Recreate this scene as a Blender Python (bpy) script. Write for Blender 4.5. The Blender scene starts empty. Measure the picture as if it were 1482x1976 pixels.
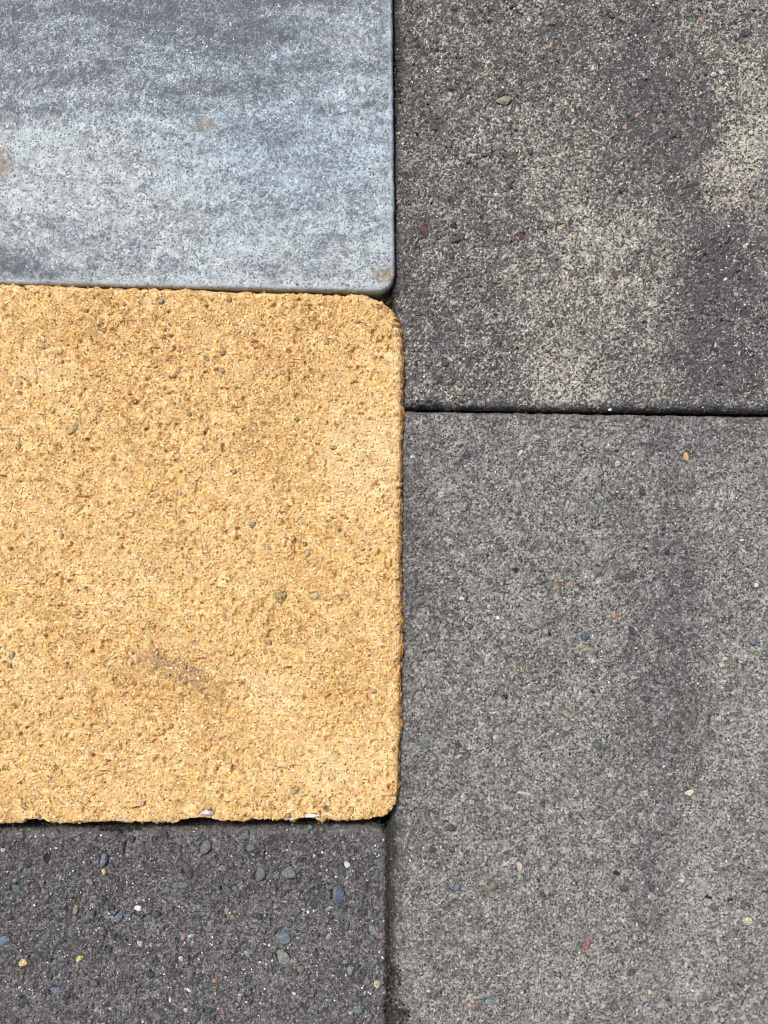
import bpy, math, random
import numpy as np

# ------------------------------------------------------------------ camera, light, exposure
SC = bpy.context.scene
COL = SC.collection
MM = 0.001
S = 0.0002            # one photo pixel is about 0.2 mm on the paving
CX, CY = 741.0, 988.0
CAM_D = 0.34          # camera height over the paving (m)

cam_data = bpy.data.cameras.new('camera')
cam = bpy.data.objects.new('camera', cam_data)
COL.objects.link(cam)
cam.location = (0, 0, CAM_D)
cam.rotation_euler = (0, 0, 0)
cam_data.sensor_fit = 'VERTICAL'
cam_data.sensor_height = 36.0
cam_data.lens = 36.0 * CAM_D / (1976 * S)
cam_data.clip_start = 0.01
cam_data.clip_end = 500
SC.camera = cam

SUN_DIR = np.array([-0.46, 0.60, 1.10])
SUN_DIR = SUN_DIR / np.linalg.norm(SUN_DIR)
elev = math.asin(SUN_DIR[2])
azim = math.atan2(SUN_DIR[0], SUN_DIR[1])
world = bpy.data.worlds.new('World')
SC.world = world
world.use_nodes = True
wn = world.node_tree
wn.nodes.clear()
sky = wn.nodes.new('ShaderNodeTexSky')
sky.sky_type = 'NISHITA'
sky.sun_disc = False
sky.sun_elevation = elev
sky.sun_rotation = azim
sky.air_density = 1.0
sky.dust_density = 4.0
sky.ozone_density = 1.0
bg = wn.nodes.new('ShaderNodeBackground')
bg.inputs['Strength'].default_value = 0.06
wo = wn.nodes.new('ShaderNodeOutputWorld')
wn.links.new(sky.outputs['Color'], bg.inputs['Color'])
wn.links.new(bg.outputs['Background'], wo.inputs['Surface'])

sun_data = bpy.data.lights.new('sun', 'SUN')
sun_data.energy = 1.5
sun_data.angle = math.radians(10)
sun_data.color = (1.0, 0.98, 0.945)
sun = bpy.data.objects.new('sun', sun_data)
COL.objects.link(sun)
sun.location = (-0.4, 0.6, 1.0)
sun.rotation_euler = (math.acos(SUN_DIR[2]), 0, math.atan2(SUN_DIR[0], -SUN_DIR[1]))

SC.view_settings.view_transform = 'Standard'
SC.view_settings.look = 'None'
SC.view_settings.gamma = 1.0
SC.view_settings.use_curve_mapping = False
SC.view_settings.exposure = 1.38

SC.cycles.pixel_filter_type = 'BLACKMAN_HARRIS'
SC.cycles.filter_width = 1.0

rng = np.random.default_rng(11)
random.seed(11)


# ------------------------------------------------------------------ numpy noise
def hash2(ix, iy, seed):
    h = (ix.astype(np.int64) * 374761393 + iy.astype(np.int64) * 668265263 + seed * 2147483647) & 0xFFFFFFFF
    h = ((h ^ (h >> 13)) * 1274126177) & 0xFFFFFFFF
    h = h ^ (h >> 16)
    return (h & 0xFFFFFF) / float(0xFFFFFF)


def vnoise(x, y, seed=0):
    x0 = np.floor(x); y0 = np.floor(y)
    fx = x - x0; fy = y - y0
    fx = fx * fx * fx * (fx * (fx * 6 - 15) + 10)
    fy = fy * fy * fy * (fy * (fy * 6 - 15) + 10)
    a = hash2(x0, y0, seed); b = hash2(x0 + 1, y0, seed)
    c = hash2(x0, y0 + 1, seed); d = hash2(x0 + 1, y0 + 1, seed)
    return (a * (1 - fx) + b * fx) * (1 - fy) + (c * (1 - fx) + d * fx) * fy


def fbm(x, y, seed=0, octv=4):
    s = np.zeros_like(x); amp = 0.5; tot = 0
    for k in range(octv):
        ang = 0.6 * k + 0.3
        xr = x * math.cos(ang) - y * math.sin(ang); yr = x * math.sin(ang) + y * math.cos(ang)
        s += amp * (vnoise(xr * 2 ** k + 17.3 * k, yr * 2 ** k - 9.1 * k, seed + k) - 0.5)
        tot += amp * 0.5
        amp *= 0.55
    return s / tot          # about -1..1


def blobs(px, py, items):
    """sum of soft elliptical spots: (x, y, rx, ry, angle_deg, strength)"""
    out = np.zeros_like(px)
    for (x, y, rx, ry, ang, st) in items:
        a = math.radians(ang)
        dx = px - x; dy = py - y
        u = (dx * math.cos(a) + dy * math.sin(a)) / rx
        v = (-dx * math.sin(a) + dy * math.cos(a)) / ry
        out += st * np.exp(-(u * u + v * v) ** 1.3)
    return out


def world_xy(px, py, z):
    k = (CAM_D - z) / CAM_D
    return (px - CX) * S * k, -(py - CY) * S * k


# ------------------------------------------------------------------ node helpers
class Nodes:
    def __init__(self, name):
        self.mat = bpy.data.materials.new(name)
        self.mat.use_nodes = True
        self.nt = self.mat.node_tree
        self.nt.nodes.clear()
        self.out = self.nt.nodes.new('ShaderNodeOutputMaterial')

    def put(self, sock, v):
        if isinstance(v, bpy.types.NodeSocket):
            self.nt.links.new(v, sock)
        elif isinstance(v, (tuple, list)) and len(v) == 3 and sock.type == 'RGBA':
            sock.default_value = (*v, 1)
        else:
            sock.default_value = v

    def math(self, op, a, b=0.0, c=0.0, clamp=False):
        n = self.nt.nodes.new('ShaderNodeMath'); n.operation = op; n.use_clamp = clamp
        self.put(n.inputs[0], a); self.put(n.inputs[1], b); self.put(n.inputs[2], c)
        return n.outputs[0]

    def add(self, a, b): return self.math('ADD', a, b)
    def sub(self, a, b): return self.math('SUBTRACT', a, b)
    def mul(self, a, b): return self.math('MULTIPLY', a, b)

    def vmul(self, v, s):
        n = self.nt.nodes.new('ShaderNodeVectorMath'); n.operation = 'MULTIPLY'
        self.put(n.inputs[0], v); self.put(n.inputs[1], s)
        return n.outputs[0]

    def vadd(self, v, s):
        n = self.nt.nodes.new('ShaderNodeVectorMath'); n.operation = 'ADD'
        self.put(n.inputs[0], v); self.put(n.inputs[1], s)
        return n.outputs[0]

    def step(self, v, lo, hi, a=0.0, b=1.0):
        n = self.nt.nodes.new('ShaderNodeMapRange'); n.interpolation_type = 'SMOOTHSTEP'
        self.put(n.inputs['Value'], v)
        self.put(n.inputs['From Min'], lo); self.put(n.inputs['From Max'], hi)
        self.put(n.inputs['To Min'], a); self.put(n.inputs['To Max'], b)
        return n.outputs[0]

    def mix(self, f, a, b, mode='MIX'):
        n = self.nt.nodes.new('ShaderNodeMix'); n.data_type = 'RGBA'; n.blend_type = mode
        self.put(n.inputs[0], f); self.put(n.inputs[6], a); self.put(n.inputs[7], b)
        return n.outputs[2]

    def scale_col(self, c, f):
        n = self.nt.nodes.new('ShaderNodeVectorMath'); n.operation = 'SCALE'
        self.put(n.inputs[0], c); self.put(n.inputs['Scale'], f)
        return n.outputs[0]

    def noise(self, co, scale, detail=2.0, rough=0.5):
        n = self.nt.nodes.new('ShaderNodeTexNoise')
        self.put(n.inputs['Vector'], co); self.put(n.inputs['Scale'], scale)
        self.put(n.inputs['Detail'], detail); self.put(n.inputs['Roughness'], rough)
        return n.outputs[0], n.outputs[1]

    def voronoi(self, co, scale, feature='F1'):
        n = self.nt.nodes.new('ShaderNodeTexVoronoi'); n.feature = feature
        self.put(n.inputs['Vector'], co); self.put(n.inputs['Scale'], scale)
        return n

    def sep(self, c):
        n = self.nt.nodes.new('ShaderNodeSeparateColor')
        self.put(n.inputs[0], c)
        return n.outputs[0], n.outputs[1], n.outputs[2]

    def attr(self, name):
        n = self.nt.nodes.new('ShaderNodeAttribute'); n.attribute_name = name
        return n

    def coords(self):
        n = self.nt.nodes.new('ShaderNodeTexCoord')
        return self.vmul(n.outputs['Object'], (1000, 1000, 1000))     # millimetres

    def principled(self, col, rough, spec=0.5):
        n = self.nt.nodes.new('ShaderNodeBsdfPrincipled')
        self.put(n.inputs['Base Color'], col); self.put(n.inputs['Roughness'], rough)
        self.put(n.inputs['Specular IOR Level'], spec)
        self.nt.links.new(n.outputs[0], self.out.inputs['Surface'])
        return n

    def displace(self, height_mm):
        n = self.nt.nodes.new('ShaderNodeDisplacement')
        self.put(n.inputs['Height'], height_mm)
        n.inputs['Midlevel'].default_value = 0.0
        n.inputs['Scale'].default_value = MM
        self.nt.links.new(n.outputs[0], self.out.inputs['Displacement'])
        self.mat.displacement_method = 'BOTH'

    def bump(self, bsdf, height_mm, strength=1.0):
        n = self.nt.nodes.new('ShaderNodeBump')
        n.inputs['Strength'].default_value = strength
        n.inputs['Distance'].default_value = MM
        self.put(n.inputs['Height'], height_mm)
        self.nt.links.new(n.outputs[0], bsdf.inputs['Normal'])


def concrete(name, dark, mid, pale, grain=1.05, amp=0.32, lump=0.25, fine=0.14,
             spread=0.9, white=0.965, black=0.10, whitecol=(0.66, 0.63, 0.56), blackcol=(0.022, 0.020, 0.019), tint=None,
             stain_shade=None, aniso=(1, 1, 1), contrast=0.5, rough_lo=0.30, grainy=1.0, odd=None, pore=0.0, rim=None):
    """sandy cement: every grain is a Voronoi cell with its own tone, height and gloss"""
    N = Nodes(name)
    co = N.coords()
    _, wcol = N.noise(co, 1.1, 2.0)
    cw = N.vadd(co, N.scale_col(wcol, 1.3))
    v1 = N.voronoi(cw, 1.0 / grain)
    r1, r2, r3 = N.sep(v1.outputs['Color'])
    v2 = N.voronoi(N.vadd(cw, (31.7, 8.3, 2.1)), 1.0 / (grain * 2.4))
    s1, s2, s3 = N.sep(v2.outputs['Color'])
    v3 = N.voronoi(N.vadd(cw, (11.7, 48.3, 5.1)), 1.0 / (grain * 0.52))
    q1, q2, q3 = N.sep(v3.outputs['Color'])
    nf, _ = N.noise(co, 1.5 / grain, 3.0, 0.65)
    nm, _ = N.noise(N.vmul(co, aniso), 0.16, 4.0, 0.62)
    # patch: pale paste left on the face here plus painted shade, broken up grain by grain
    patch = N.attr('patch').outputs['Fac']
    f = N.add(patch, N.mul(N.sub(r1, 0.5), spread * 0.65))
    f = N.add(f, N.mul(N.sub(q1, 0.5), spread * 0.55))
    f = N.add(f, N.mul(N.sub(nf, 0.5), 1.5 * grainy))
    f = N.add(f, N.mul(N.sub(nm, 0.5), 0.6))
    f = N.add(f, N.mul(N.sub(s1, 0.5), 0.28))
    if rim is not None:      # trowelled paste along the moulded rim
        rm = N.attr('rim').outputs['Fac']
        f = N.add(N.mul(f, N.sub(1.0, rm)), N.mul(rm, rim))
    c = N.mix(N.step(f, 0.0, 0.5), dark, mid)
    c = N.mix(N.step(f, 0.42, 1.0), c, pale)
    if tint:
        g = N.add(N.attr('tint').outputs['Fac'], N.mul(N.sub(nm, 0.5), 0.8))
        c = N.mix(N.step(g, 0.2, 0.9), c, N.mix(1.0, c, tint, 'MULTIPLY'))
    if odd:        # some grains of another sand
        c = N.mix(N.mul(N.step(r3, 0.55, 0.95), odd[1]), c, N.mix(1.0, c, odd[0], 'MULTIPLY'))
    if stain_shade:
        g = N.add(N.attr('stain_shade').outputs['Fac'], N.mul(N.sub(s2, 0.5), 0.35))
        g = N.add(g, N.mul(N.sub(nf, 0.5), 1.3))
        c = N.mix(N.step(g, 0.30, 0.75), c, stain_shade)
    c = N.scale_col(c, N.add(1.0 - contrast * 0.5, N.mul(r2, contrast)))
    c = N.scale_col(c, N.add(0.85, N.mul(s3, 0.3)))
    c = N.mix(N.step(q3, white, white + 0.01), c, whitecol)  # white specks: glints on the sand painted in as grain colour
    if rim is not None:
        q3 = N.add(q3, N.mul(rm, 0.1))
    c = N.mix(N.step(q3, black, max(black - 0.03, 0.0)), c, blackcol)  # dark specks, standing in for shade in pores and grain gaps
    ro = N.add(rough_lo, N.mul(N.math('POWER', q2, 0.6), 0.55))
    N.principled(c, ro, 0.5)
    h = N.mul(N.mul(N.sub(0.55, v1.outputs['Distance']), N.add(0.35, r2)), amp * 1.5)
    h = N.add(h, N.mul(N.mul(N.sub(0.55, v3.outputs['Distance']), N.add(0.3, q2)), amp * 0.8))
    h = N.add(h, N.mul(N.sub(s2, 0.5), amp * 0.4))
    nl, _ = N.noise(co, 0.42, 3.0, 0.55)
    h = N.add(h, N.mul(N.sub(nl, 0.5), lump * 2))
    n3, _ = N.noise(co, 2.6, 2.0, 0.6)
    h = N.add(h, N.mul(N.sub(n3, 0.5), fine * 2))
    if pore:       # open pores between the grains
        hole = N.mul(N.step(v2.outputs['Distance'], 0.10, 0.42, 1.0, 0.0), N.step(s1, 0.80, 1.0))
        h = N.sub(h, N.mul(hole, pore))
    if rim is not None:
        h = N.mul(h, N.sub(1.0, N.mul(rm, 0.6)))
    N.displace(h)
    return N.mat


# ------------------------------------------------------------------ materials
M_blue = concrete('blue_grey_concrete', (0.088, 0.093, 0.104), (0.200, 0.222, 0.235), (0.415, 0.450, 0.440),
                  grain=1.0, amp=0.18, lump=0.05, fine=0.18, spread=0.7, white=0.988, black=0.11, blackcol=(0.085, 0.096, 0.105),
                  tint=(0.88, 0.965, 1.06), stain_shade=(0.27, 0.23, 0.165), aniso=(0.35, 1, 1), contrast=0.34, rough_lo=0.35, grainy=1.2, pore=0.2, rim=0.80)
M_yellow = concrete('sandy_yellow_concrete', (0.36, 0.205, 0.070), (0.645, 0.398, 0.128), (0.765, 0.548, 0.270),
                    grain=0.95, amp=0.38, lump=0.08, fine=0.30, spread=0.75, white=0.965, black=0.085, tint=(0.93, 0.76, 0.56),
                    whitecol=(0.88, 0.77, 0.54), blackcol=(0.17, 0.105, 0.050), stain_shade=(0.24, 0.165, 0.135), contrast=0.32, rough_lo=0.45,
                    odd=((1.05, 0.90, 1.10), 0.7), pore=1.1)
M_upper = concrete('blotched_dark_concrete', (0.060, 0.054, 0.055), (0.144, 0.136, 0.122), (0.43, 0.405, 0.328), stain_shade=(0.017, 0.015, 0.012),
                   grain=0.95, amp=0.34, lump=0.12, fine=0.28, contrast=0.5, odd=((1.12, 1.0, 0.82), 0.5), white=0.988, spread=1.15, black=0.15, pore=1.2,
                   tint=(0.98, 0.93, 1.01))
M_lower = concrete('mid_grey_concrete', (0.068, 0.062, 0.060), (0.180, 0.176, 0.160), (0.375, 0.364, 0.318), stain_shade=(0.017, 0.015, 0.012),
                   grain=0.95, amp=0.34, lump=0.10, fine=0.28, contrast=0.42, odd=((1.1, 1.0, 0.84), 0.5), white=0.991, spread=0.9, black=0.13, pore=1.1,
                   tint=(0.96, 0.93, 1.0))
M_dark = concrete('charcoal_concrete', (0.048, 0.043, 0.043), (0.124, 0.116, 0.111), (0.225, 0.214, 0.203), stain_shade=(0.036, 0.032, 0.025),
                  grain=1.05, amp=0.42, lump=0.20, fine=0.32, contrast=0.6, rough_lo=0.25, white=0.988, black=0.14, spread=1.0, pore=1.2, rim=0.22)

def pebble_material(name, film, hold):
    N = Nodes(name)
    oi = N.nt.nodes.new('ShaderNodeObjectInfo')
    geo = N.nt.nodes.new('ShaderNodeNewGeometry')
    co = N.vmul(geo.outputs['Position'], (1000, 1000, 1000))
    a, _ = N.noise(co, 0.8, 5.0, 0.75)
    f, _ = N.noise(N.vadd(co, (7, 3, 1)), 2.4, 3.0, 0.7)
    vv = N.voronoi(co, 2.2)
    b, b2, b3 = N.sep(vv.outputs['Color'])
    v = N.add(0.85, N.add(N.mul(N.sub(a, 0.5), 2.6), N.add(N.mul(N.sub(f, 0.5), 1.6), N.mul(N.sub(b, 0.5), 0.4))))
    c = N.scale_col(oi.outputs['Color'], N.math('MAXIMUM', v, 0.25))
    c = N.mix(N.mul(N.step(f, 0.60, 0.70), 0.35), c, (0.40, 0.39, 0.37))         # pale mineral flecks
    paste = N.add(N.mul(N.sub(a, 0.5), 3.2), N.add(N.mul(N.sub(f, 0.5), 2.2), N.mul(b2, 0.4)))
    c = N.mix(N.mul(N.step(paste, hold, hold + 0.25), 0.9), c, film)              # cement film still stuck to the stone
    bs = N.principled(c, N.add(0.16, N.mul(b3, 0.35)), 0.55)
    N.bump(bs, N.add(N.mul(a, 0.8), N.add(N.mul(f, 0.25), N.mul(b, 0.08))), 1.0)
    return N.mat


M_pebble = pebble_material('pebble_stone', (0.115, 0.108, 0.100), 0.62)
M_washed = pebble_material('washed_pebble', (0.115, 0.108, 0.100), 1.25)
M_chip = pebble_material('black_stone_chip', (0.03, 0.03, 0.03), 9.0)
M_pebble_sandy = pebble_material('pebble_under_sand_film', (0.55, 0.37, 0.12), 0.02)

N = Nodes('sand_grit')
t = N.attr('tone').outputs['Color']
a, _ = N.noise(N.coords(), 3.0, 2.0)
N.principled(N.scale_col(t, N.add(0.6, N.mul(a, 0.8))), 0.33, 0.5)
M_grit = N.mat

N = Nodes('bedding_sand')
co = N.coords()
v = N.voronoi(co, 0.6)
r, g, b = N.sep(v.outputs['Color'])
n1, _ = N.noise(co, 0.05, 5.0)
c = N.mix(r, (0.05, 0.042, 0.034), (0.13, 0.115, 0.095))
c = N.scale_col(c, N.add(0.6, N.mul(n1, 0.8)))
bs = N.principled(c, 0.9, 0.3)
N.bump(bs, N.add(N.mul(v.outputs['Distance'], -0.6), N.mul(n1, 2.0)), 1.0)
M_bed = N.mat

# ------------------------------------------------------------------ ground
BED = -0.060
me = bpy.data.meshes.new('ground')
me.from_pydata([(-150, -150, BED), (150, -150, BED), (150, 150, BED), (-150, 150, BED)], [], [(0, 1, 2, 3)])
me.materials.append(M_bed)
ground = bpy.data.objects.new('ground', me)
ground['kind'] = 'structure'
COL.objects.link(ground)

# ------------------------------------------------------------------ pebbles listed per paver
TONE = {
    'b': (0.125, 0.175, 0.215), 'B': (0.055, 0.105, 0.165), 'g': (0.15, 0.15, 0.155), 'G': (0.25, 0.25, 0.25),
    'd': (0.06, 0.06, 0.068), 'k': (0.012, 0.012, 0.013), 'n': (0.16, 0.115, 0.085), 'r': (0.17, 0.058, 0.04),
    'p': (0.42, 0.24, 0.18), 'o': (0.52, 0.27, 0.11), 'y': (0.74, 0.52, 0.12), 'c': (0.62, 0.51, 0.32),
    't': (0.30, 0.235, 0.14), 'l': (0.22, 0.21, 0.13), 'w': (0.68, 0.67, 0.64), 'u': (0.125, 0.095, 0.11),
    'e': (0.13, 0.16, 0.15), 'L': (0.30, 0.29, 0.20), 'm': (0.10, 0.13, 0.11), 'R': (0.34, 0.11, 0.09),
}
LABEL = {
    'b': 'blue-grey pebble', 'B': 'deep blue pebble', 'k': 'glossy black stone chip', 'r': 'red-brown stone',
    'R': 'dull red stone', 'p': 'pink stone', 'o': 'orange stone', 'y': 'golden yellow stone', 'c': 'cream stone chip',
    't': 'tan stone', 'w': 'white stone chip', 'u': 'purple-brown stone', 'l': 'olive stone', 'L': 'pale olive stone',
}
# x y width height tone [angle] [proud: how high it stands, 0..1]; some dark entries stand in for shaded holes
PEB_BOTTOM = """200 1661 17 28 b 5 1;200 1682 11 12 y;162 1665 8 9 y;54 1670 17 18 d;30 1717 17 23 e;62 1711 12 12 g;73 1717 10 11 d
146 1755 14 18 t;143 1775 15 13 n;229 1769 16 16 b 0 1;216 1754 13 15 d;266 1754 13 12 w;248 1765 12 12 g;301 1764 18 17 d;362 1680 22 44 u -38
348 1710 28 15 g;397 1638 21 29 g 0 .9;4 1818 18 25 b;43 1860 20 16 y 10;154 1850 12 17 y;104 1858 12 13 e;159 1880 19 11 n 15;182 1900 22 19 n
107 1912 21 19 b 0 .9;96 1885 15 14 d;41 1888 14 12 n;130 1920 13 14 d;140 1943 18 13 n;353 1810 11 16 p;368 1806 11 7 w -20;348 1850 9 11 w
270 1821 14 11 c;291 1823 8 7 y;363 1910 12 6 w 40;328 1931 8 12 w;358 1950 7 9 w;109 1606 10 10 n;248 1902 14 18 g;186 1948 12 14 G;198 1810 9 10 n
173 1703 13 10 t;5 1640 10 8 w;24 1640 14 12 d;38 1907 9 7 w;89 1940 14 12 g;46 1931 18 16 d;367 1958 14 13 g;473 1612 20 20 g;483 1638 21 16 e
412 1666 13 13 g;428 1676 14 15 G;502 1690 22 32 g 0 .8;555 1687 34 25 g 20 .5;437 1717 22 14 m 25 .8;539 1727 12 14 n;653 1726 26 33 b 25 1
665 1635 13 17 g;669 1668 14 13 w;646 1647 9 12 o;607 1652 8 7 c;634 1754 18 9 G -20;639 1771 14 13 d;694 1713 15 16 u;663 1748 16 15 d
607 1747 16 15 d;546 1808 26 34 b -15 1;546 1847 29 24 L 20 1;581 1873 19 15 l;553 1876 16 12 g;515 1847 10 10 l;634 1808 12 15 L;669 1789 11 22 m 20
677 1799 9 9 o;717 1792 15 15 G 30;718 1812 18 12 g 20;736 1820 14 15 g;735 1803 9 8 p;675 1874 16 16 G;689 1866 15 14 d;701 1879 11 18 d;689 1894 16 14 d
710 1894 18 16 g;727 1898 10 21 c 0;415 1894 13 15 o;524 1901 7 9 o;462 1928 8 11 o;567 1918 7 6 w;690 1951 20 16 b 25 .9;677 1955 8 8 o;723 1947 7 11 l
447 1770 9 9 o;438 1758 15 10 t;442 1847 15 15 g;470 1826 12 9 b;401 1951 18 16 d;430 1950 10 12 R;598 1599 16 12 e;621 1603 14 12 l;592 1631 13 11 n
566 1774 9 10 G;594 1760 6 6 w;60 1590 0 0 g;318 1612 18 14 d;255 1622 15 13 d;90 1658 10 20 k 5;330 1835 12 10 g;210 1835 16 14 d;290 1880 17 15 d;18 1770 16 14 d
320 1700 11 8 t;120 1815 14 11 d;265 1950 16 13 g;500 1770 15 13 d;480 1890 17 12 d;610 1840 13 15 d;620 1920 17 14 g;590 1945 15 12 d;545 1955 13 11 n;650 1850 12 9 g;580 1660 12 11 d;700 1760 14 15 d;30 1970 14 12 r"""
PEB_UPPER = """915 46 18 11 r 25;849 86 12 10 t;887 129 18 14 n;917 124 13 12 d;936 144 9 8 y;851 127 7 8 y;870 182 12 9 c 30;973 193 29 18 t -10 .8;995 244 11 14 t
1101 206 6 7 o;1095 121 10 15 G;1078 119 9 8 k;1104 276 11 13 n;1064 85 8 8 o;1042 80 9 9 R;976 298 12 12 r;1024 294 12 14 d;877 326 7 7 o;872 354 9 10 t;831 387 10 9 o
817 440 17 32 r -18 1;876 436 14 13 k;879 462 22 17 d;1007 455 17 13 r 15;1088 436 8 9 o;1075 417 14 12 l;1074 497 13 13 b;1230 222 10 9 p;1332 237 11 14 G
1450 256 7 9 w;1204 320 8 7 k;1374 380 7 6 k;1355 37 7 8 o;1298 63 8 8 t;1443 62 15 13 d;1420 43 10 10 k;1448 192 8 8 t;1161 335 8 7 o;1438 474 14 8 c -25
1464 450 6 6 o;1140 45 12 11 G;1379 144 16 13 c;1362 501 17 14 B;1187 530 17 13 r;1062 627 15 12 d;856 588 12 11 n;1335 687 9 9 o;1381 667 5 9 w;1048 703 8 8 o
1036 672 8 8 p;1400 540 9 10 c;1325 601 8 7 R;1398 622 7 10 r;1355 604 7 8 k;837 607 8 7 k;957 608 7 7 k;1177 791 6 7 w;1142 751 8 8 c;1105 212 6 9 w;840 245 12 18 d
930 32 10 10 l;1065 4 10 9 L;1180 30 15 12 d;1240 165 15 13 d;985 350 18 14 u;1240 160 14 12 d;1013 300 9 9 n;1206 245 9 8 p;1110 575 12 10 G;1250 460 13 11 G;900 530 16 14 g
860 700 17 14 d;1170 640 14 11 G;1010 590 13 11 g;940 420 15 12 g;1290 590 11 10 G;1460 620 12 10 d;1270 350 15 11 g;905 240 12 10 g;850 300 16 13 g;1420 410 10 9 n;1212 110 9 7 G;1300 300 10 9 g;1180 262 8 7 G;948 690 14 12 g"""
PEB_LOWER = """1325 881 14 14 y 0 .8;1193 896 15 13 c 0 .7;1223 875 7 8 c;1135 871 9 9 p;1005 874 12 8 c;930 870 9 10 n;903 880 17 16 d;826 880 19 15 l;823 853 7 7 o;1444 813 14 12 n
1476 814 9 9 t;1461 909 19 11 t;1147 975 18 15 G;1176 1011 16 19 l;1154 1100 19 17 l;1055 1053 19 17 t;970 1057 21 17 n;996 1101 13 10 k 20;982 1123 15 9 t;945 1123 13 12 u
1074 1124 10 15 o;1099 1128 9 13 o 20;1142 1157 10 11 o;1185 1188 12 17 o;892 1156 13 9 c 30;961 1193 11 9 w;908 1211 14 12 r;1038 1198 23 17 L;1062 1224 9 9 k;1131 1228 14 13 B
1131 1253 17 8 o -15;1454 1238 18 17 b;1288 1067 12 7 k 40;1413 1042 12 12 G;1432 1043 8 9 c;1369 1031 17 14 g;1318 1032 11 8 l;1425 1174 9 10 l;1400 1272 14 12 c;1315 924 13 12 G
999 992 11 10 d;930 986 9 7 o;1023 979 7 8 o;950 993 9 10 n;1186 1058 6 7 o;809 1160 18 16 g;835 1265 17 17 G;977 1346 14 11 k 30;1145 1335 9 7 k;1006 1291 7 8 o;993 1280 8 9 t
1035 1305 14 13 t;1408 1328 19 13 u;1386 1363 11 12 l;1385 1335 9 7 l;1096 1378 21 14 t;980 1405 12 13 G;955 1424 8 10 c;1155 1439 20 18 g;1202 1419 13 11 n;899 1461 11 18 u
909 1473 13 13 G;823 1439 15 12 b;884 1439 12 11 d;1013 1531 25 9 c 10;911 1549 11 12 c;944 1542 8 16 c 0;1330 1531 12 18 c;1386 1534 10 10 G;1372 1492 9 8 p;1100 1488 9 9 t
1048 1551 12 12 d;962 1519 18 16 G;831 1521 9 7 o;1277 1408 13 6 n -20;1476 1534 8 9 R;1091 1509 11 11 G;918 1507 14 6 G -30;1002 1671 13 17 c 0 .7;951 1711 19 18 n 0 .7;882 1712 15 13 b
979 1691 13 13 G;1105 1674 16 14 g;1125 1672 8 10 p;1191 1687 17 10 k 20;1368 1733 15 9 k 15;1410 1737 13 8 k -15;1235 1821 9 6 k -20;1040 1700 10 8 k 20;1047 1728 15 11 d;1090 1629 17 18 G
1204 1715 18 15 d;1222 1786 7 16 o 0;1443 1778 19 17 c;1131 1826 15 28 R 15 .65;1165 1831 12 13 t;1067 1824 10 11 m;1008 1790 9 9 p;947 1934 17 16 b 0 .8;1254 1914 8 10 y;827 1913 8 8 w
906 1941 9 12 o;1379 1753 12 16 n;1258 1715 11 18 d;1156 1783 9 9 b;1438 1875 18 12 G;900 1672 7 7 o;1316 1700 9 8 w;862 1864 18 13 n;1220 1877 17 12 d;1025 1845 9 8 G
1085 1755 14 12 g;1300 1590 15 13 d;1390 1610 12 10 g;1290 1930 12 10 d;1060 1915 10 9 n;1355 1965 14 12 n;870 1600 17 15 d;835 1640 12 16 d;1180 1590 15 12 g;1020 1600 13 10 G
840 970 12 10 g;890 1040 15 12 g;1240 950 13 11 d;1390 870 11 10 n;1240 1130 14 12 g;1330 1110 16 14 u;1460 1130 10 9 w;860 1350 16 13 g;1060 1400 12 10 g;1250 1350 16 13 d;1440 1420 14 11 g;1300 1450 13 12 d;1220 1220 14 11 d;1450 1550 12 10 g;840 1790 13 12 g;980 1850 14 10 g;1340 1860 14 11 g;1400 1690 13 10 g;760 1660 0 0 n;1180 1930 14 10 g"""
PEB_YELLOW = """310 582 15 15 G;300 614 8 13 d 10;140 825 19 38 L 25 .2;248 813 7 15 l 5;442 579 12 11 u;398 692 14 8 d;428 716 14 12 G;101 793 12 14 c;267 571 8 8 w
300 706 9 11 u;366 800 10 11 g;192 790 12 11 g;35 864 11 10 g;452 911 12 9 d;300 957 13 9 u;378 903 9 8 c;347 952 9 9 c;732 592 12 10 d;741 599 8 8 b;766 646 7 14 d 0;631 658 9 16 l 0;675 689 7 14 l -15
491 646 8 10 d;569 761 9 13 d 20;650 771 9 9 d;574 811 10 8 k;650 820 9 11 d;644 864 12 9 u;746 980 8 9 w;742 896 9 9 w;590 845 10 7 d;538 601 10 8 c;552 894 9 8 c;293 1101 12 11 c
153 1190 9 8 c;240 1164 9 10 b;23 1266 11 17 b 20;18 1285 11 10 d;260 1320 9 9 d;476 1344 13 8 d;344 1470 13 6 m -25;344 1546 5 11 m 10;47 1556 14 13 e;442 1470 12 12 c;162 1526 8 8 w
401 1570 30 13 w -5 .9;76 1577 12 9 b;162 1578 13 6 w;243 1577 20 6 w;30 1577 20 6 w;542 1148 24 30 d 15 .5;592 1069 15 12 c;606 1152 20 19 c;722 1334 10 11 G;557 1575 15 10 b 20;599 1574 28 8 w 0 .8
527 1560 10 12 e;678 1562 12 10 d;631 1565 9 9 g;569 1526 20 12 G -35;655 1022 11 11 d;587 1049 8 7 n;761 1445 8 9 g;488 1013 8 16 d 30;115 865 10 8 n;545 720 14 9 u;430 680 14 12 u;78 925 12 9 u
205 1215 8 7 c;375 1240 9 10 n;700 1060 9 10 n;250 1065 11 9 u;520 1060 8 8 n;165 600 9 8 n;85 670 9 8 n;615 1420 10 8 n;330 1400 10 8 n;460 640 8 8 c;610 960 9 8 y;690 620 12 9 n;520 1240 12 10 n;300 1290 12 8 u;430 1330 12 8 u"""
PEB_BLUE = """746 186 9 9 o;482 111 7 7 w"""


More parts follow.
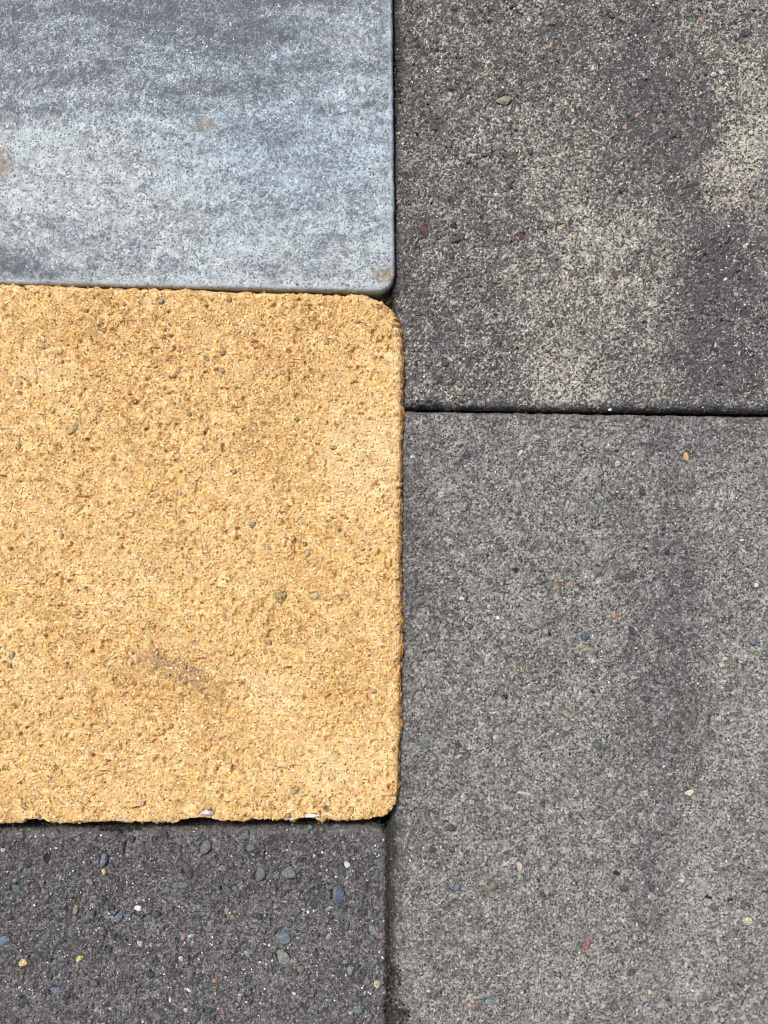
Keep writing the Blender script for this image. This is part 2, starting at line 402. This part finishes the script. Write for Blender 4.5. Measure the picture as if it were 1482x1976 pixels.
def parse(txt):
    out = []
    for it in txt.replace('\n', ';').split(';'):
        q = it.split()
        if len(q) < 5 or float(q[2]) < 1:
            continue
        ang = float(q[5]) if len(q) > 5 else random.uniform(-60, 60)
        proud = float(q[6]) if len(q) > 6 else None
        out.append((float(q[0]), float(q[1]), float(q[2]), float(q[3]), q[4], ang, proud))
    return out


# shared stone shapes
def stone_mesh(seed):
    r = random.Random(seed)
    import bmesh
    bm = bmesh.new()
    bmesh.ops.create_icosphere(bm, subdivisions=2, radius=1.0)
    # a handful of cutting planes turn the ball into a worn, slightly faceted stone
    planes = []
    for _ in range(7 if seed % 2 else 11):
        n = np.array([r.gauss(0, 1), r.gauss(0, 1), r.gauss(0, 0.7)]); n /= np.linalg.norm(n)
        planes.append((n, r.uniform(0.42, 0.86)))
    for v in bm.verts:
        p = np.array(v.co)
        for n, d in planes:
            e = p @ n - d
            if e > 0:
                p = p - n * e * 0.97
        v.co = p * r.uniform(0.95, 1.04) * 1.17
    for f in bm.faces:
        f.smooth = seed % 3 == 0
    m = bpy.data.meshes.new('stone')
    bm.to_mesh(m); bm.free()
    m.materials.append(M_pebble)
    return m


STONES = [stone_mesh(k) for k in range(10)]


# ------------------------------------------------------------------ paver builder
def axis(lo, hi, f0, f1, fine, coarse):
    """grid lines along one side: fine inside the picture, wide outside"""
    a0, a1 = max(lo, f0), min(hi, f1)
    parts = []
    if a0 > lo:
        n = max(2, int((a0 - lo) / coarse)); parts.append(np.linspace(lo, a0, n, endpoint=False))
    n = max(2, int(round((a1 - a0) / fine))); parts.append(np.linspace(a0, a1, n + 1))
    if hi > a1:
        n = max(2, int((hi - a1) / coarse)); parts.append(np.linspace(a1, hi, n + 1)[1:])
    return np.concatenate(parts)


FINE = 1.65


def paver(label, mat, quad, ztop, radii, bevel_w, bevel_h, attrs, relief, edge_amp, side_amp,
          pebbles=(), notch=None, wobble=0.0, bevels=None):
    """quad: photo-pixel corners TL, TR, BR, BL of the top outline; radii in px for the same corners"""
    TL, TR, BR, BL = [np.array(q, float) for q in quad]
    W = (np.linalg.norm(TR - TL) + np.linalg.norm(BR - BL)) / 2
    H = (np.linalg.norm(BL - TL) + np.linalg.norm(BR - TR)) / 2
    x_lo = min(TL[0], BL[0]); y_lo = min(TL[1], TR[1])
    gx = axis(0, W, -30 - x_lo, 1512 - x_lo, FINE, 14)
    gy = axis(0, H, -30 - y_lo, 2006 - y_lo, FINE, 14)
    X, Y = np.meshgrid(gx, gy)                  # rows go down the photo
    ny, nx = X.shape
    Xo, Yo = X.copy(), Y.copy()
    bw = bevels or (bevel_w,) * 4               # top, right, bottom, left
    dist = np.minimum(np.minimum(Xo * bevel_w / bw[3], (W - Xo) * bevel_w / bw[1]),
                      np.minimum(Yo * bevel_w / bw[0], (H - Yo) * bevel_w / bw[2]))
    outx = np.zeros_like(X); outy = np.zeros_like(Y)
    dl, dr, dt, db = Xo, W - Xo, Yo, H - Yo
    m = np.minimum(np.minimum(dl, dr), np.minimum(dt, db))
    outx[(dr == m)] = 1; outx[(dl == m)] = -1
    outy[(db == m) & (outx == 0)] = 1; outy[(dt == m) & (outx == 0)] = -1
    for (sx, sy, r) in ((-1, -1, radii[0]), (1, -1, radii[1]), (1, 1, radii[2]), (-1, 1, radii[3])):
        ax = (Xo - (W - r)) / r if sx > 0 else (r - Xo) / r
        ay = (Yo - (H - r)) / r if sy > 0 else (r - Yo) / r
        k = (ax > 0) & (ay > 0)
        a = ax[k] * np.sqrt(np.maximum(0, 1 - ay[k] ** 2 / 2)); b = ay[k] * np.sqrt(np.maximum(0, 1 - ax[k] ** 2 / 2))
        X[k] = (W - r + a * r) if sx > 0 else (r - a * r)
        Y[k] = (H - r + b * r) if sy > 0 else (r - b * r)
        L = np.hypot(a, b)
        dist[k] = np.minimum(dist[k] + r, r * (1 - L))
        outx[k] = sx * a / np.maximum(L, 1e-6); outy[k] = sy * b / np.maximum(L, 1e-6)
    U, V = X / W, Y / H
    px = (TL[0] * (1 - U) + TR[0] * U) * (1 - V) + (BL[0] * (1 - U) + BR[0] * U) * V
    py = (TL[1] * (1 - U) + TR[1] * U) * (1 - V) + (BL[1] * (1 - U) + BR[1] * U) * V
    # ragged edges
    fall = np.exp(-np.maximum(dist, 0) / 9.0)
    e = edge_amp * (0.55 * fbm(px / 26, py / 26, 5, 3) + 0.6 * fbm(px / 9, py / 9, 9, 3)) + wobble * fbm(px / 170, py / 170, 3, 2)
    if notch is not None:
        e = e - notch(px, py)
    if notch is not None:
        e = e + np.clip((py - 1480) / 60, 0, 1) * 4.5 * (fbm(px / 7, py / 9, 12, 3) - 0.2)
    px = px + outx * e * fall
    py = py + outy * e * fall
    # height: rounded rim + relief + hollows round the stones
    q = np.clip(1 - dist / bevel_w, 0, 1)
    z = ztop - bevel_h * MM * (1 - np.sqrt(np.maximum(0, 1 - 0.96 * q * q))) / (1 - math.sqrt(0.04))
    z = z + relief(px, py) * MM
    loc_peb = []
    for (x, y, w, h, tone, ang, proud) in pebbles:
        rr = max(w, h) * 1.3
        a = math.radians(ang)
        sub = (np.abs(px - x) < rr) & (np.abs(py - y) < rr)
        if not sub.any():
            continue
        zb = float(np.median(z[sub]))
        dx = px[sub] - x; dy = py[sub] - y
        u = (dx * math.cos(a) + dy * math.sin(a)) / (w / 2); v = (-dx * math.sin(a) + dy * math.cos(a)) / (h / 2)
        rho = np.sqrt(u * u + v * v)
        pr = proud if proud is not None else (0.1 if tone == 'k' else 0.42)
        depth = (0.35 + (1.5 if mat is M_dark else 1.0) * pr + (0.75 if tone == 'k' else 0)) * MM * min(1.0, min(w, h) / 14)
        z[sub] -= depth * np.exp(-np.maximum(0, rho - 0.80) ** 2 / 0.075)
        loc_peb.append((x, y, w, h, tone, ang, pr, zb))
    n_top = nx * ny
    wx, wy = world_xy(px, py, ztop)
    top = np.stack([wx.ravel(), wy.ravel(), z.ravel()], 1)
    idx = np.arange(n_top).reshape(ny, nx)
    quads = [np.stack([idx[:-1, :-1], idx[1:, :-1], idx[1:, 1:], idx[:-1, 1:]], -1).reshape(-1, 4)]
    # side walls: rings going down from the rim
    loop = np.concatenate([idx[0, :-1], idx[:-1, -1], idx[-1, :0:-1], idx[:0:-1, 0]])
    ox, oy = outx.ravel()[loop], outy.ravel()[loop]
    lx, ly = px.ravel()[loop], py.ravel()[loop]
    n = len(loop)
    cum = np.arange(n) * FINE
    verts = [top]; prev = loop; base = n_top
    for dpt in (0.35, 0.8, 1.3, 1.9, 2.6, 3.5, 5.0, 8.0, 15.0, 30.0, 58.0):
        g = side_amp * (fbm(cum / 14, np.full(n, dpt * 0.9), 21, 3) + 0.35) + 0.5 * min(dpt, 2)
        bx, by = world_xy(lx + ox * g, ly + oy * g, ztop)
        zz = top[loop, 2] - dpt * MM
        if dpt > 50:
            zz = np.full(n, BED + 0.0005)
        verts.append(np.stack([bx, by, zz], 1))
        cur = base + np.arange(n)
        quads.append(np.stack([prev, np.roll(prev, -1), np.roll(cur, -1), cur], -1))
        prev = cur; base += n
    co = np.concatenate(verts)
    qd = np.concatenate(quads)
    c0 = np.array([co[:, 0].mean(), co[:, 1].mean(), BED])
    co = co - c0
    # underside
    co = np.concatenate([co, [[0, 0, 0.0005]]])
    tri = np.stack([prev, np.roll(prev, -1), np.full(n, len(co) - 1)], -1)
    me = bpy.data.meshes.new('concrete_paver')
    me.vertices.add(len(co)); me.vertices.foreach_set('co', co.ravel())
    nl = qd.size + tri.size
    me.loops.add(nl)
    me.loops.foreach_set('vertex_index', np.concatenate([qd.ravel(), tri.ravel()]).astype(np.int32))
    me.polygons.add(len(qd) + len(tri))
    st = np.concatenate([np.arange(len(qd)) * 4, qd.size + np.arange(len(tri)) * 3]).astype(np.int32)
    me.polygons.foreach_set('loop_start', st)
    me.polygons.foreach_set('use_smooth', np.ones(len(qd) + len(tri), bool))
    me.update(calc_edges=True)
    for nm, fn in attrs.items():
        val = fn(px, py, dist).ravel()
        full = np.concatenate([val] + [val[loop]] * 11 + [[float(val.mean())]]).astype(np.float32)
        at = me.attributes.new(nm, 'FLOAT', 'POINT')
        at.data.foreach_set('value', full)
    me.materials.append(mat)
    ob = bpy.data.objects.new('concrete_paver', me)
    ob.location = c0
    ob['label'] = label; ob['category'] = 'paver'; ob['group'] = 'concrete pavers laid edge to edge'
    COL.objects.link(ob)
    for i, (x, y, w, h, tone, ang, pr, zb) in enumerate(loc_peb):
        s = bpy.data.objects.new('pebble', STONES[(i * 7 + int(x)) % len(STONES)])
        COL.objects.link(s)
        s.parent = ob
        if tone == 'k':
            s.material_slots[0].link = 'OBJECT'
            s.material_slots[0].material = M_chip
        elif pr >= 0.6:
            s.material_slots[0].link = 'OBJECT'
            s.material_slots[0].material = M_washed
        elif mat is M_yellow:
            s.material_slots[0].link = 'OBJECT'
            s.material_slots[0].material = M_pebble_sandy
        cz = 0.36 * min(w, h) * S
        rise = (0.04 + 0.62 * pr) * cz + 0.10 * MM
        if tone == 'k':
            rise = -0.25 * MM
        X0, Y0 = world_xy(x, y, zb)
        s.location = (X0 - c0[0], Y0 - c0[1], zb - cz + rise - c0[2])
        s.rotation_euler = (random.uniform(-0.2, 0.2), random.uniform(-0.2, 0.2), -math.radians(ang))
        s.scale = (w * S * 0.56, h * S * 0.56, cz)
        j = random.uniform(0.85, 1.15)
        base = TONE[tone]; grey = sum(base) / 3
        if mat is M_yellow and tone not in 'wcy':
            base = [0.6 * u + 0.4 * v for u, v in zip(base, (0.35, 0.24, 0.12))]
        s.color = (*[min(1, (0.72 * ch + 0.28 * grey) * j * random.uniform(0.93, 1.07)) for ch in base], 1)
        if tone in LABEL:
            s['label'] = LABEL[tone]
    # surface sampler for the loose grit
    return ob, c0, (px, py, z)


def grit(ob, c0, surf, count, palette, weights, smin, smax, name='grit', rise=0.25, only=None):
    """real sand grains sitting in the face, one joined part"""
    px, py, z = surf
    ins = np.flatnonzero(((px > -20) & (px < 1502) & (py > -20) & (py < 1996)).ravel())
    if only is not None:
        ins = ins[only(px.ravel()[ins], py.ravel()[ins])]
    pick = rng.choice(ins, count)
    x = px.ravel()[pick] + rng.uniform(-1, 1, count); y = py.ravel()[pick] + rng.uniform(-1, 1, count)
    zz = z.ravel()[pick]
    size = smin + (smax - smin) * rng.random(count) ** 2.6
    octa = np.array([(1, 0, 0), (0, 1, 0), (-1, 0, 0), (0, -1, 0), (0, 0, 1), (0, 0, -1)], float)
    tris = np.array([(0, 1, 4), (1, 2, 4), (2, 3, 4), (3, 0, 4), (1, 0, 5), (2, 1, 5), (3, 2, 5), (0, 3, 5)])
    P = np.repeat(octa[None], count, 0) * rng.uniform(0.6, 1.15, (count, 6, 1))
    # tumble each grain
    qv = rng.normal(size=(count, 4)); qv /= np.linalg.norm(qv, axis=1)[:, None]
    w_, a, b, c = qv.T
    R = np.stack([1 - 2 * (b * b + c * c), 2 * (a * b - w_ * c), 2 * (a * c + w_ * b),
                  2 * (a * b + w_ * c), 1 - 2 * (a * a + c * c), 2 * (b * c - w_ * a),
                  2 * (a * c - w_ * b), 2 * (b * c + w_ * a), 1 - 2 * (a * a + b * b)], -1).reshape(count, 3, 3)
    P = np.einsum('nij,nkj->nki', R, P)
    P = P * (size[:, None, None] * S / 2)
    P[:, :, 2] *= 0.7
    wx, wy = world_xy(x, y, zz)
    ctr = np.stack([wx, wy, zz + rise * size * S * 0.5], 1) - c0
    P = (P + ctr[:, None]).reshape(-1, 3)
    F = (tris[None] + (np.arange(count) * 6)[:, None, None]).reshape(-1, 3)
    me = bpy.data.meshes.new(name)
    me.vertices.add(len(P)); me.vertices.foreach_set('co', P.ravel())
    me.loops.add(F.size); me.loops.foreach_set('vertex_index', F.ravel().astype(np.int32))
    me.polygons.add(len(F)); me.polygons.foreach_set('loop_start', (np.arange(len(F)) * 3).astype(np.int32))
    me.update(calc_edges=True)
    pal = np.array([TONE[k] for k in palette]); wt = np.array(weights, float); wt /= wt.sum()
    colr = pal[rng.choice(len(pal), count, p=wt)] * rng.uniform(0.7, 1.25, (count, 1))
    colr = np.concatenate([np.repeat(np.clip(colr, 0, 1), 6, 0), np.ones((count * 6, 1))], 1)
    at = me.attributes.new('tone', 'FLOAT_COLOR', 'POINT')
    at.data.foreach_set('color', colr.ravel().astype(np.float32))
    me.materials.append(M_grit)
    g = bpy.data.objects.new(name, me)
    g['kind'] = 'stuff'
    COL.objects.link(g)
    g.parent = ob
    return g


# ------------------------------------------------------------------ the five pavers
def pits(px, py, cell, seed, thr, depth):
    n = vnoise(px / cell, py / cell, seed)
    m = vnoise(px / (cell * 3.3), py / (cell * 3.3), seed + 7)
    return -depth * np.clip((n * 0.7 + m * 0.3 - thr) / (1 - thr), 0, 1) ** 0.8


# pale blue-grey, smooth, streaked across
def blue_patch(px, py, d):
    wob = py + 22 * fbm(px / 130, py / 90, 30, 3)
    streak = fbm(px / 170, wob / 26, 31, 4) * 0.26 + fbm(px / 44, wob / 24, 33, 3) * 0.25
    v = 0.60 + streak + np.interp(wob, [0, 60, 140, 230, 330, 460, 560], [-0.32, -0.25, -0.17, 0.0, 0.05, 0.10, 0.12])
    v += blobs(px, py, [(400, 40, 170, 60, 5, -0.26), (430, 172, 150, 22, 0, -0.22), (120, 130, 90, 30, 0, -0.06), (180, 60, 70, 30, 0, 0.10),
                        (670, 60, 70, 60, 0, 0.16), (640, 170, 90, 40, 0, 0.10), (200, 300, 200, 80, 0, 0.16), (50, 518, 80, 28, 10, -0.55), (150, 515, 40, 14, 0, -0.2),
                        (600, 290, 110, 40, 0, -0.05), (560, 420, 120, 40, 0, 0.05), (330, 210, 50, 18, 0, -0.12), (690, 420, 50, 80, 0, -0.06)])
    return v


blue, c_b, s_b = paver(
    'smooth pale blue-grey paver with cloudy streaks, above the yellow paver', M_blue,
    [(-640, -620), (750, -620), (761, 562), (-640, 531)], 0.0, (30, 30, 36, 30), 8, 0.9,
    {'patch': blue_patch,
     'rim': lambda px, py, d: np.clip(0.95 * np.exp(-(d / 7.0) ** 4) + 0.30 * np.exp(-(d / 16.0) ** 2), 0, 1) * (0.8 + 0.2 * fbm(px / 30, py / 30, 36, 3)),
     'tint': lambda px, py, d: 0.35 + blobs(px, py, [(560, 280, 260, 150, 0, 0.38), (420, 60, 250, 90, 0, 0.15), (80, 430, 220, 140, 0, -0.4)]),
     'stain_shade': lambda px, py, d: blobs(px, py, [(359, 425, 32, 28, 0, 0.55), (398, 243, 38, 26, 20, 0.48), (128, 298, 32, 22, -25, 0.36), (0, 312, 26, 40, 0, 0.4),
                                               (350, 145, 24, 16, 30, 0.3), (255, 338, 30, 24, 0, 0.3), (742, 533, 26, 24, 0, 0.75), (0, 380, 26, 200, 0, 0.24), (748, 120, 12, 160, 0, 0.22), (700, 250, 22, 20, 0, 0.28), (490, 400, 22, 16, 0, 0.25)])},
    lambda px, py: 0.10 * fbm(px / 40, py / 40, 41, 4), 1.6, 1.0, parse(PEB_BLUE))
grit(blue, c_b, s_b, 1500, 'GgdB', (5, 3, 3, 1), 1.8, 3.6)


# rough sandy yellow
def yellow_notch(px, py):
    bottom = py > 1450
    pts = [(-40, 0), (20, 2), (42, 5), (52, 13), (84, 15), (90, 3), (130, 1), (190, 3), (340, 2), (352, 8), (372, 16), (405, 15), (425, 4),
           (470, 1), (480, 5), (520, 7), (565, 2), (580, 8), (605, 8), (615, 2), (680, 3), (712, 6), (725, 12), (760, 14)]
    n = np.interp(px, [p[0] for p in pts], [p[1] for p in pts])
    return np.where((py > 1555) | (bottom & (px < 715)), n * 1.35 - 2, np.where(px > 720, np.interp(py, [600, 640, 700, 1000, 1250, 1420, 1520, 1570], [2, 3, 1, 3, 1, 3, 6, 11]), 0))


yellow, c_y, s_y = paver(
    'rough sandy yellow paver with ragged chipped edges', M_yellow,
    [(-640, 529), (778, 572), (774, 1586), (-640, 1597)], 0.0016, (60, 82, 34, 40), 15, 2.2,
    {'patch': lambda px, py, d: 0.60 + 0.20 * fbm(px / 120, py / 120, 51, 4) + blobs(px, py, [
        (705, 860, 75, 150, 8, 0.36), (80, 720, 60, 50, 0, 0.2), (250, 1120, 160, 70, 0, 0.14), (540, 1290, 120, 60, 0, 0.12), (640, 1480, 130, 80, 0, 0.34), (540, 1330, 70, 60, 0, 0.15),
        (110, 640, 120, 60, 0, -0.12), (630, 1230, 80, 100, 0, -0.14), (430, 800, 160, 120, 0, -0.06), (330, 1310, 150, 60, 10, -0.12), (650, 620, 90, 40, 0, -0.1)]),
     'tint': lambda px, py, d: 1.2 * np.exp(-(d / 6.0) ** 2) * np.clip((px - 745) / 20, 0, 1),  # right side: deeper brown of the face, with its shade painted in
     'stain_shade': lambda px, py, d: 0.02 + blobs(px, py, [(395, 1318, 95, 46, 20, 0.36), (290, 1275, 80, 34, 10, 0.28), (110, 1300, 60, 30, 0, 0.16), (230, 1480, 70, 60, 0, 0.18),
                                                     (360, 1080, 50, 40, 0, 0.16), (120, 1090, 60, 30, 0, 0.14), (560, 730, 80, 60, 0, 0.16), (300, 680, 90, 40, 0, 0.12)])},
    lambda px, py: 0.16 * fbm(px / 46, py / 46, 61, 4) + 0.16 * fbm(px / 15, py / 15, 63, 3) + pits(px, py, 6.0, 65, 0.74, 1.9) + pits(px, py, 10, 67, 0.765, 2.2),
    4.2, 3.5, parse(PEB_YELLOW), yellow_notch, bevels=(9, 15, 8, 15))
TONE['s'] = (0.72, 0.43, 0.16); TONE['S'] = (0.50, 0.26, 0.08)
grit(yellow, c_y, s_y, 7000, 'sScynud', (10, 7, 5, 3, 1.2, 1, 0.8), 2.2, 6.0)


# dark, studded with pebbles
bottom, c_k, s_k = paver(
    'dark charcoal paver studded with blue and gold pebbles, below the yellow paver', M_dark,
    [(-640, 1611), (747, 1597), (744, 2560), (-640, 2560)], -0.0042, (30, 30, 30, 30), 11, 2.4,
    {'rim': lambda px, py, d: np.clip(0.85 * np.exp(-(d / 13.0) ** 4), 0, 1) * (0.75 + 0.25 * fbm(px / 24, py / 24, 76, 3)),
     'patch': lambda px, py, d: 0.40 + 0.16 * fbm(px / 110, py / 110, 71, 4) + 0.25 * np.exp(-(d / 9.0) ** 2)
        + blobs(px, py, [(500, 1850, 250, 90, 0, 0.06), (250, 1700, 250, 90, 0, -0.04)])},
    lambda px, py: 0.30 * fbm(px / 38, py / 38, 73, 4) + 0.22 * fbm(px / 14, py / 14, 75, 3) + pits(px, py, 8, 77, 0.70, 1.7)
    - 1.6 * np.exp(-((py - 1600 - 14 * fbm(px / 22, py / 60, 78, 2)) / 5.0) ** 2) * np.exp(-((px - 224) / 24) ** 2)
    - 1.4 * np.exp(-((px - 243 - 9 * fbm(px / 60, py / 14, 79, 2)) / 2.6) ** 2) * np.exp(-((py - 1626) / 26) ** 2),
    2.2, 2.5, parse(PEB_BOTTOM))
grit(bottom, c_k, s_k, 6000, 'dgGwnco', (9, 9, 4, 0.9, 2, 0.5, 0.4), 2.0, 7.0)
grit(bottom, c_k, s_k, 900, 'dgune', (9, 7, 3, 2, 2), 6.0, 15.0, name='aggregate', rise=-0.12)


# dark with cream blotches
upper, c_u, s_u = paver(
    'dark grey paver with cream blotches, beside the blue-grey paver', M_upper,
    [(755, -640), (2120, -640), (2120, 802), (760, 785)], -0.0022, (30, 30, 30, 22), 20, 3.0,
    {'tint': lambda px, py, d: blobs(px, py, [(1400, 580, 110, 260, 4, 0.9), (1240, 140, 110, 150, 0, 0.6), (860, 640, 80, 120, 0, 0.3)]),
     'stain_shade': lambda px, py, d: 0.52 * np.exp(-(np.maximum(0, px - 762 - 7 * fbm(px / 60, py / 40, 101, 3)) / 11.0) ** 2) + 0.30 * np.exp(-((px - 775) / 50) ** 2) * np.exp(-((py - 130) / 120) ** 2),  # joint dirt and the blue paver's shadow band, painted together
     'patch': lambda px, py, d: 0.36 + 0.13 * fbm(px / 70, py / 190, 81, 5) + 0.20 * fbm(px / 30, py / 40, 82, 4) + blobs(
        px + 26 * fbm(px / 60, py / 60, 84, 3), py + 30 * fbm(px / 60, py / 60, 86, 3), [
        (1085, 715, 85, 130, 0, 0.40), (1100, 520, 95, 110, 0, 0.24), (1160, 420, 100, 90, 0, 0.24), (1225, 560, 70, 140, 0, 0.18), (1290, 450, 50, 60, 0, 0.12), (1060, 330, 70, 80, 0, 0.14),
        (1430, 330, 66, 85, 0, 0.40), (1445, 190, 70, 130, 0, 0.32), (1400, 60, 50, 90, 0, 0.10), (960, 270, 90, 130, 20, 0.10), (880, 60, 90, 70, 0, 0.10), (860, 500, 60, 120, 0, 0.04),
        (1390, 570, 80, 190, 4, -0.22), (1230, 140, 100, 160, 0, -0.15), (1310, 300, 50, 110, 0, -0.10), (1420, 720, 120, 60, 0, -0.08), (870, 680, 70, 70, 0, -0.05)])
        - 0.22 * np.exp(-(d / 16.0) ** 2)},  # darker towards the rim
    lambda px, py: 0.22 * fbm(px / 40, py / 40, 83, 4) + 0.16 * fbm(px / 13, py / 13, 85, 3) + pits(px, py, 7, 87, 0.71, 1.6)
    + pits(px, py, 6, 89, 0.66, 1.2) * np.exp(-((px - 775) / 45) ** 2),
    2.0, 2.2, parse(PEB_UPPER), bevels=(20, 20, 14, 26))
grit(upper, c_u, s_u, 9000, 'dgGwLcno', (7, 9, 5, 0.8, 3, 1.2, 1.2, 0.3), 1.8, 6.0)

lower, c_l, s_l = paver(
    'mid grey speckled paver with a small yellow stone, right of the yellow paver', M_lower,
    [(762, 795), (2120, 815), (2120, 2560), (745, 2560)], -0.0022, (24, 30, 30, 30), 12, 1.8,
    {'tint': lambda px, py, d: blobs(px, py, [(1285, 1150, 120, 420, 2, 0.6), (1270, 1720, 80, 240, 2, 0.5), (1320, 850, 150, 50, 0, 0.5)]),
     'stain_shade': lambda px, py, d: 0.52 * np.exp(-(np.maximum(0, px - np.interp(py, [800, 1976], [762, 752]) - 7 * fbm(px / 60, py / 40, 101, 3)) / 11.0) ** 2) + 0.28 * np.exp(-((px - 770) / 40) ** 2),  # joint dirt and soft shade beside the yellow paver, painted together
     'patch': lambda px, py, d: 0.46 + 0.13 * fbm(px / 60, py / 330, 91, 4) + 0.07 * fbm(px / 60, py / 60, 92, 4) + blobs(
        px + 7 * fbm(px / 80, py / 80, 94, 3), py, [
        (1100, 900, 200, 70, 0, 0.06), (1430, 960, 80, 130, 0, 0.10), (1290, 1120, 90, 360, 2, -0.14), (1300, 1420, 75, 190, 2, -0.09), (815, 1200, 50, 420, 0, -0.10), (1000, 1420, 150, 200, 0, 0.08),  # tall strip at the left: shade beside the yellow paver, painted in
        (1350, 1690, 55, 170, 4, 0.16), (1080, 1750, 200, 160, 0, 0.06), (1450, 1350, 90, 260, 0, 0.05), (1265, 1740, 36, 160, 0, -0.12), (1180, 1880, 160, 60, 0, 0.06), (1340, 850, 110, 40, 0, -0.10),
        (1140, 1170, 60, 200, 0, 0.05)])
        - 0.16 * np.exp(-(d / 13.0) ** 2)},  # tone drops towards the rim
    lambda px, py: 0.20 * fbm(px / 40, py / 40, 93, 4) + 0.15 * fbm(px / 13, py / 13, 95, 3) + pits(px, py, 6.5, 97, 0.72, 1.5),
    2.0, 2.2, parse(PEB_LOWER), bevels=(7, 12, 12, 24))
grit(lower, c_l, s_l, 10000, 'dgGwLcno', (7, 9, 6, 0.8, 2, 1.0, 1.2, 0.4), 1.8, 6.0)


# ------------------------------------------------------------------ dirt lodged in the joints
def joint_dirt(strips):
    octa = np.array([(1, 0, 0), (0, 1, 0), (-1, 0, 0), (0, -1, 0), (0, 0, 1), (0, 0, -1)], float)
    tris = np.array([(0, 1, 4), (1, 2, 4), (2, 3, 4), (3, 0, 4), (1, 0, 5), (2, 1, 5), (3, 2, 5), (0, 3, 5)])
    V, F, T = [], [], []
    base = 0
    for (x0, y0, x1, y1, half, z0, z1, count, smax) in strips:
        t = rng.random(count)
        x = x0 + (x1 - x0) * t; y = y0 + (y1 - y0) * t
        vert = abs(y1 - y0) > abs(x1 - x0)
        o = rng.normal(size=count) * half
        if vert: x = x + o
        else: y = y + o
        z = (z0 + (z1 - z0) * rng.random(count)) * MM
        size = 1.6 + smax * rng.random(count) ** 2.2
        P = octa[None] * rng.uniform(0.5, 1.25, (count, 6, 1)) * (size[:, None, None] * S / 2)
        wx, wy = world_xy(x, y, z)
        P = P + np.stack([wx, wy, z], 1)[:, None]
        V.append(P.reshape(-1, 3))
        F.append((tris[None] + base + (np.arange(count) * 6)[:, None, None]).reshape(-1, 3)); base += count * 6
        pal = np.array([(0.028, 0.024, 0.018), (0.05, 0.042, 0.03), (0.018, 0.017, 0.015), (0.085, 0.07, 0.048), (0.035, 0.036, 0.018)])
        T.append(np.repeat(pal[rng.choice(5, count, p=(0.34, 0.26, 0.26, 0.06, 0.08))], 6, 0))
    V = np.concatenate(V); F = np.concatenate(F); T = np.concatenate(T)
    me = bpy.data.meshes.new('joint_dirt')
    me.vertices.add(len(V)); me.vertices.foreach_set('co', V.ravel())
    me.loops.add(F.size); me.loops.foreach_set('vertex_index', F.ravel().astype(np.int32))
    me.polygons.add(len(F)); me.polygons.foreach_set('loop_start', (np.arange(len(F)) * 3).astype(np.int32))
    me.update(calc_edges=True)
    at = me.attributes.new('tone', 'FLOAT_COLOR', 'POINT')
    at.data.foreach_set('color', np.concatenate([T, np.ones((len(T), 1))], 1).ravel().astype(np.float32))
    me.materials.append(M_grit)
    o = bpy.data.objects.new('joint_dirt', me)
    o['kind'] = 'stuff'
    o['label'] = 'dark damp crumbs of dirt packed in the joints between the pavers'
    o['category'] = 'dirt'
    COL.objects.link(o)


joint_dirt([
    (759, -40, 763, 575, 4.5, -8, -3.2, 5200, 6),         # beside the blue-grey paver
    (752, 1585, 748, 2010, 3.5, -8, -4.0, 3600, 6),       # beside the pebbly paver
    (760, 1870, 766, 2000, 8, -5.5, -1.6, 700, 9.0),
    (766, 1955, 790, 1962, 9, -3.0, -1.6, 160, 9.0),        # clump at the foot of the picture
    (736, 566, 764, 590, 8, -9, -4.5, 500, 5.0),
    (-40, 1593, 735, 1588, 3.0, -12, -6.0, 2500, 4.0),
    (190, 1600, 270, 1600, 3.0, -6.0, -4.0, 160, 6.0),
])
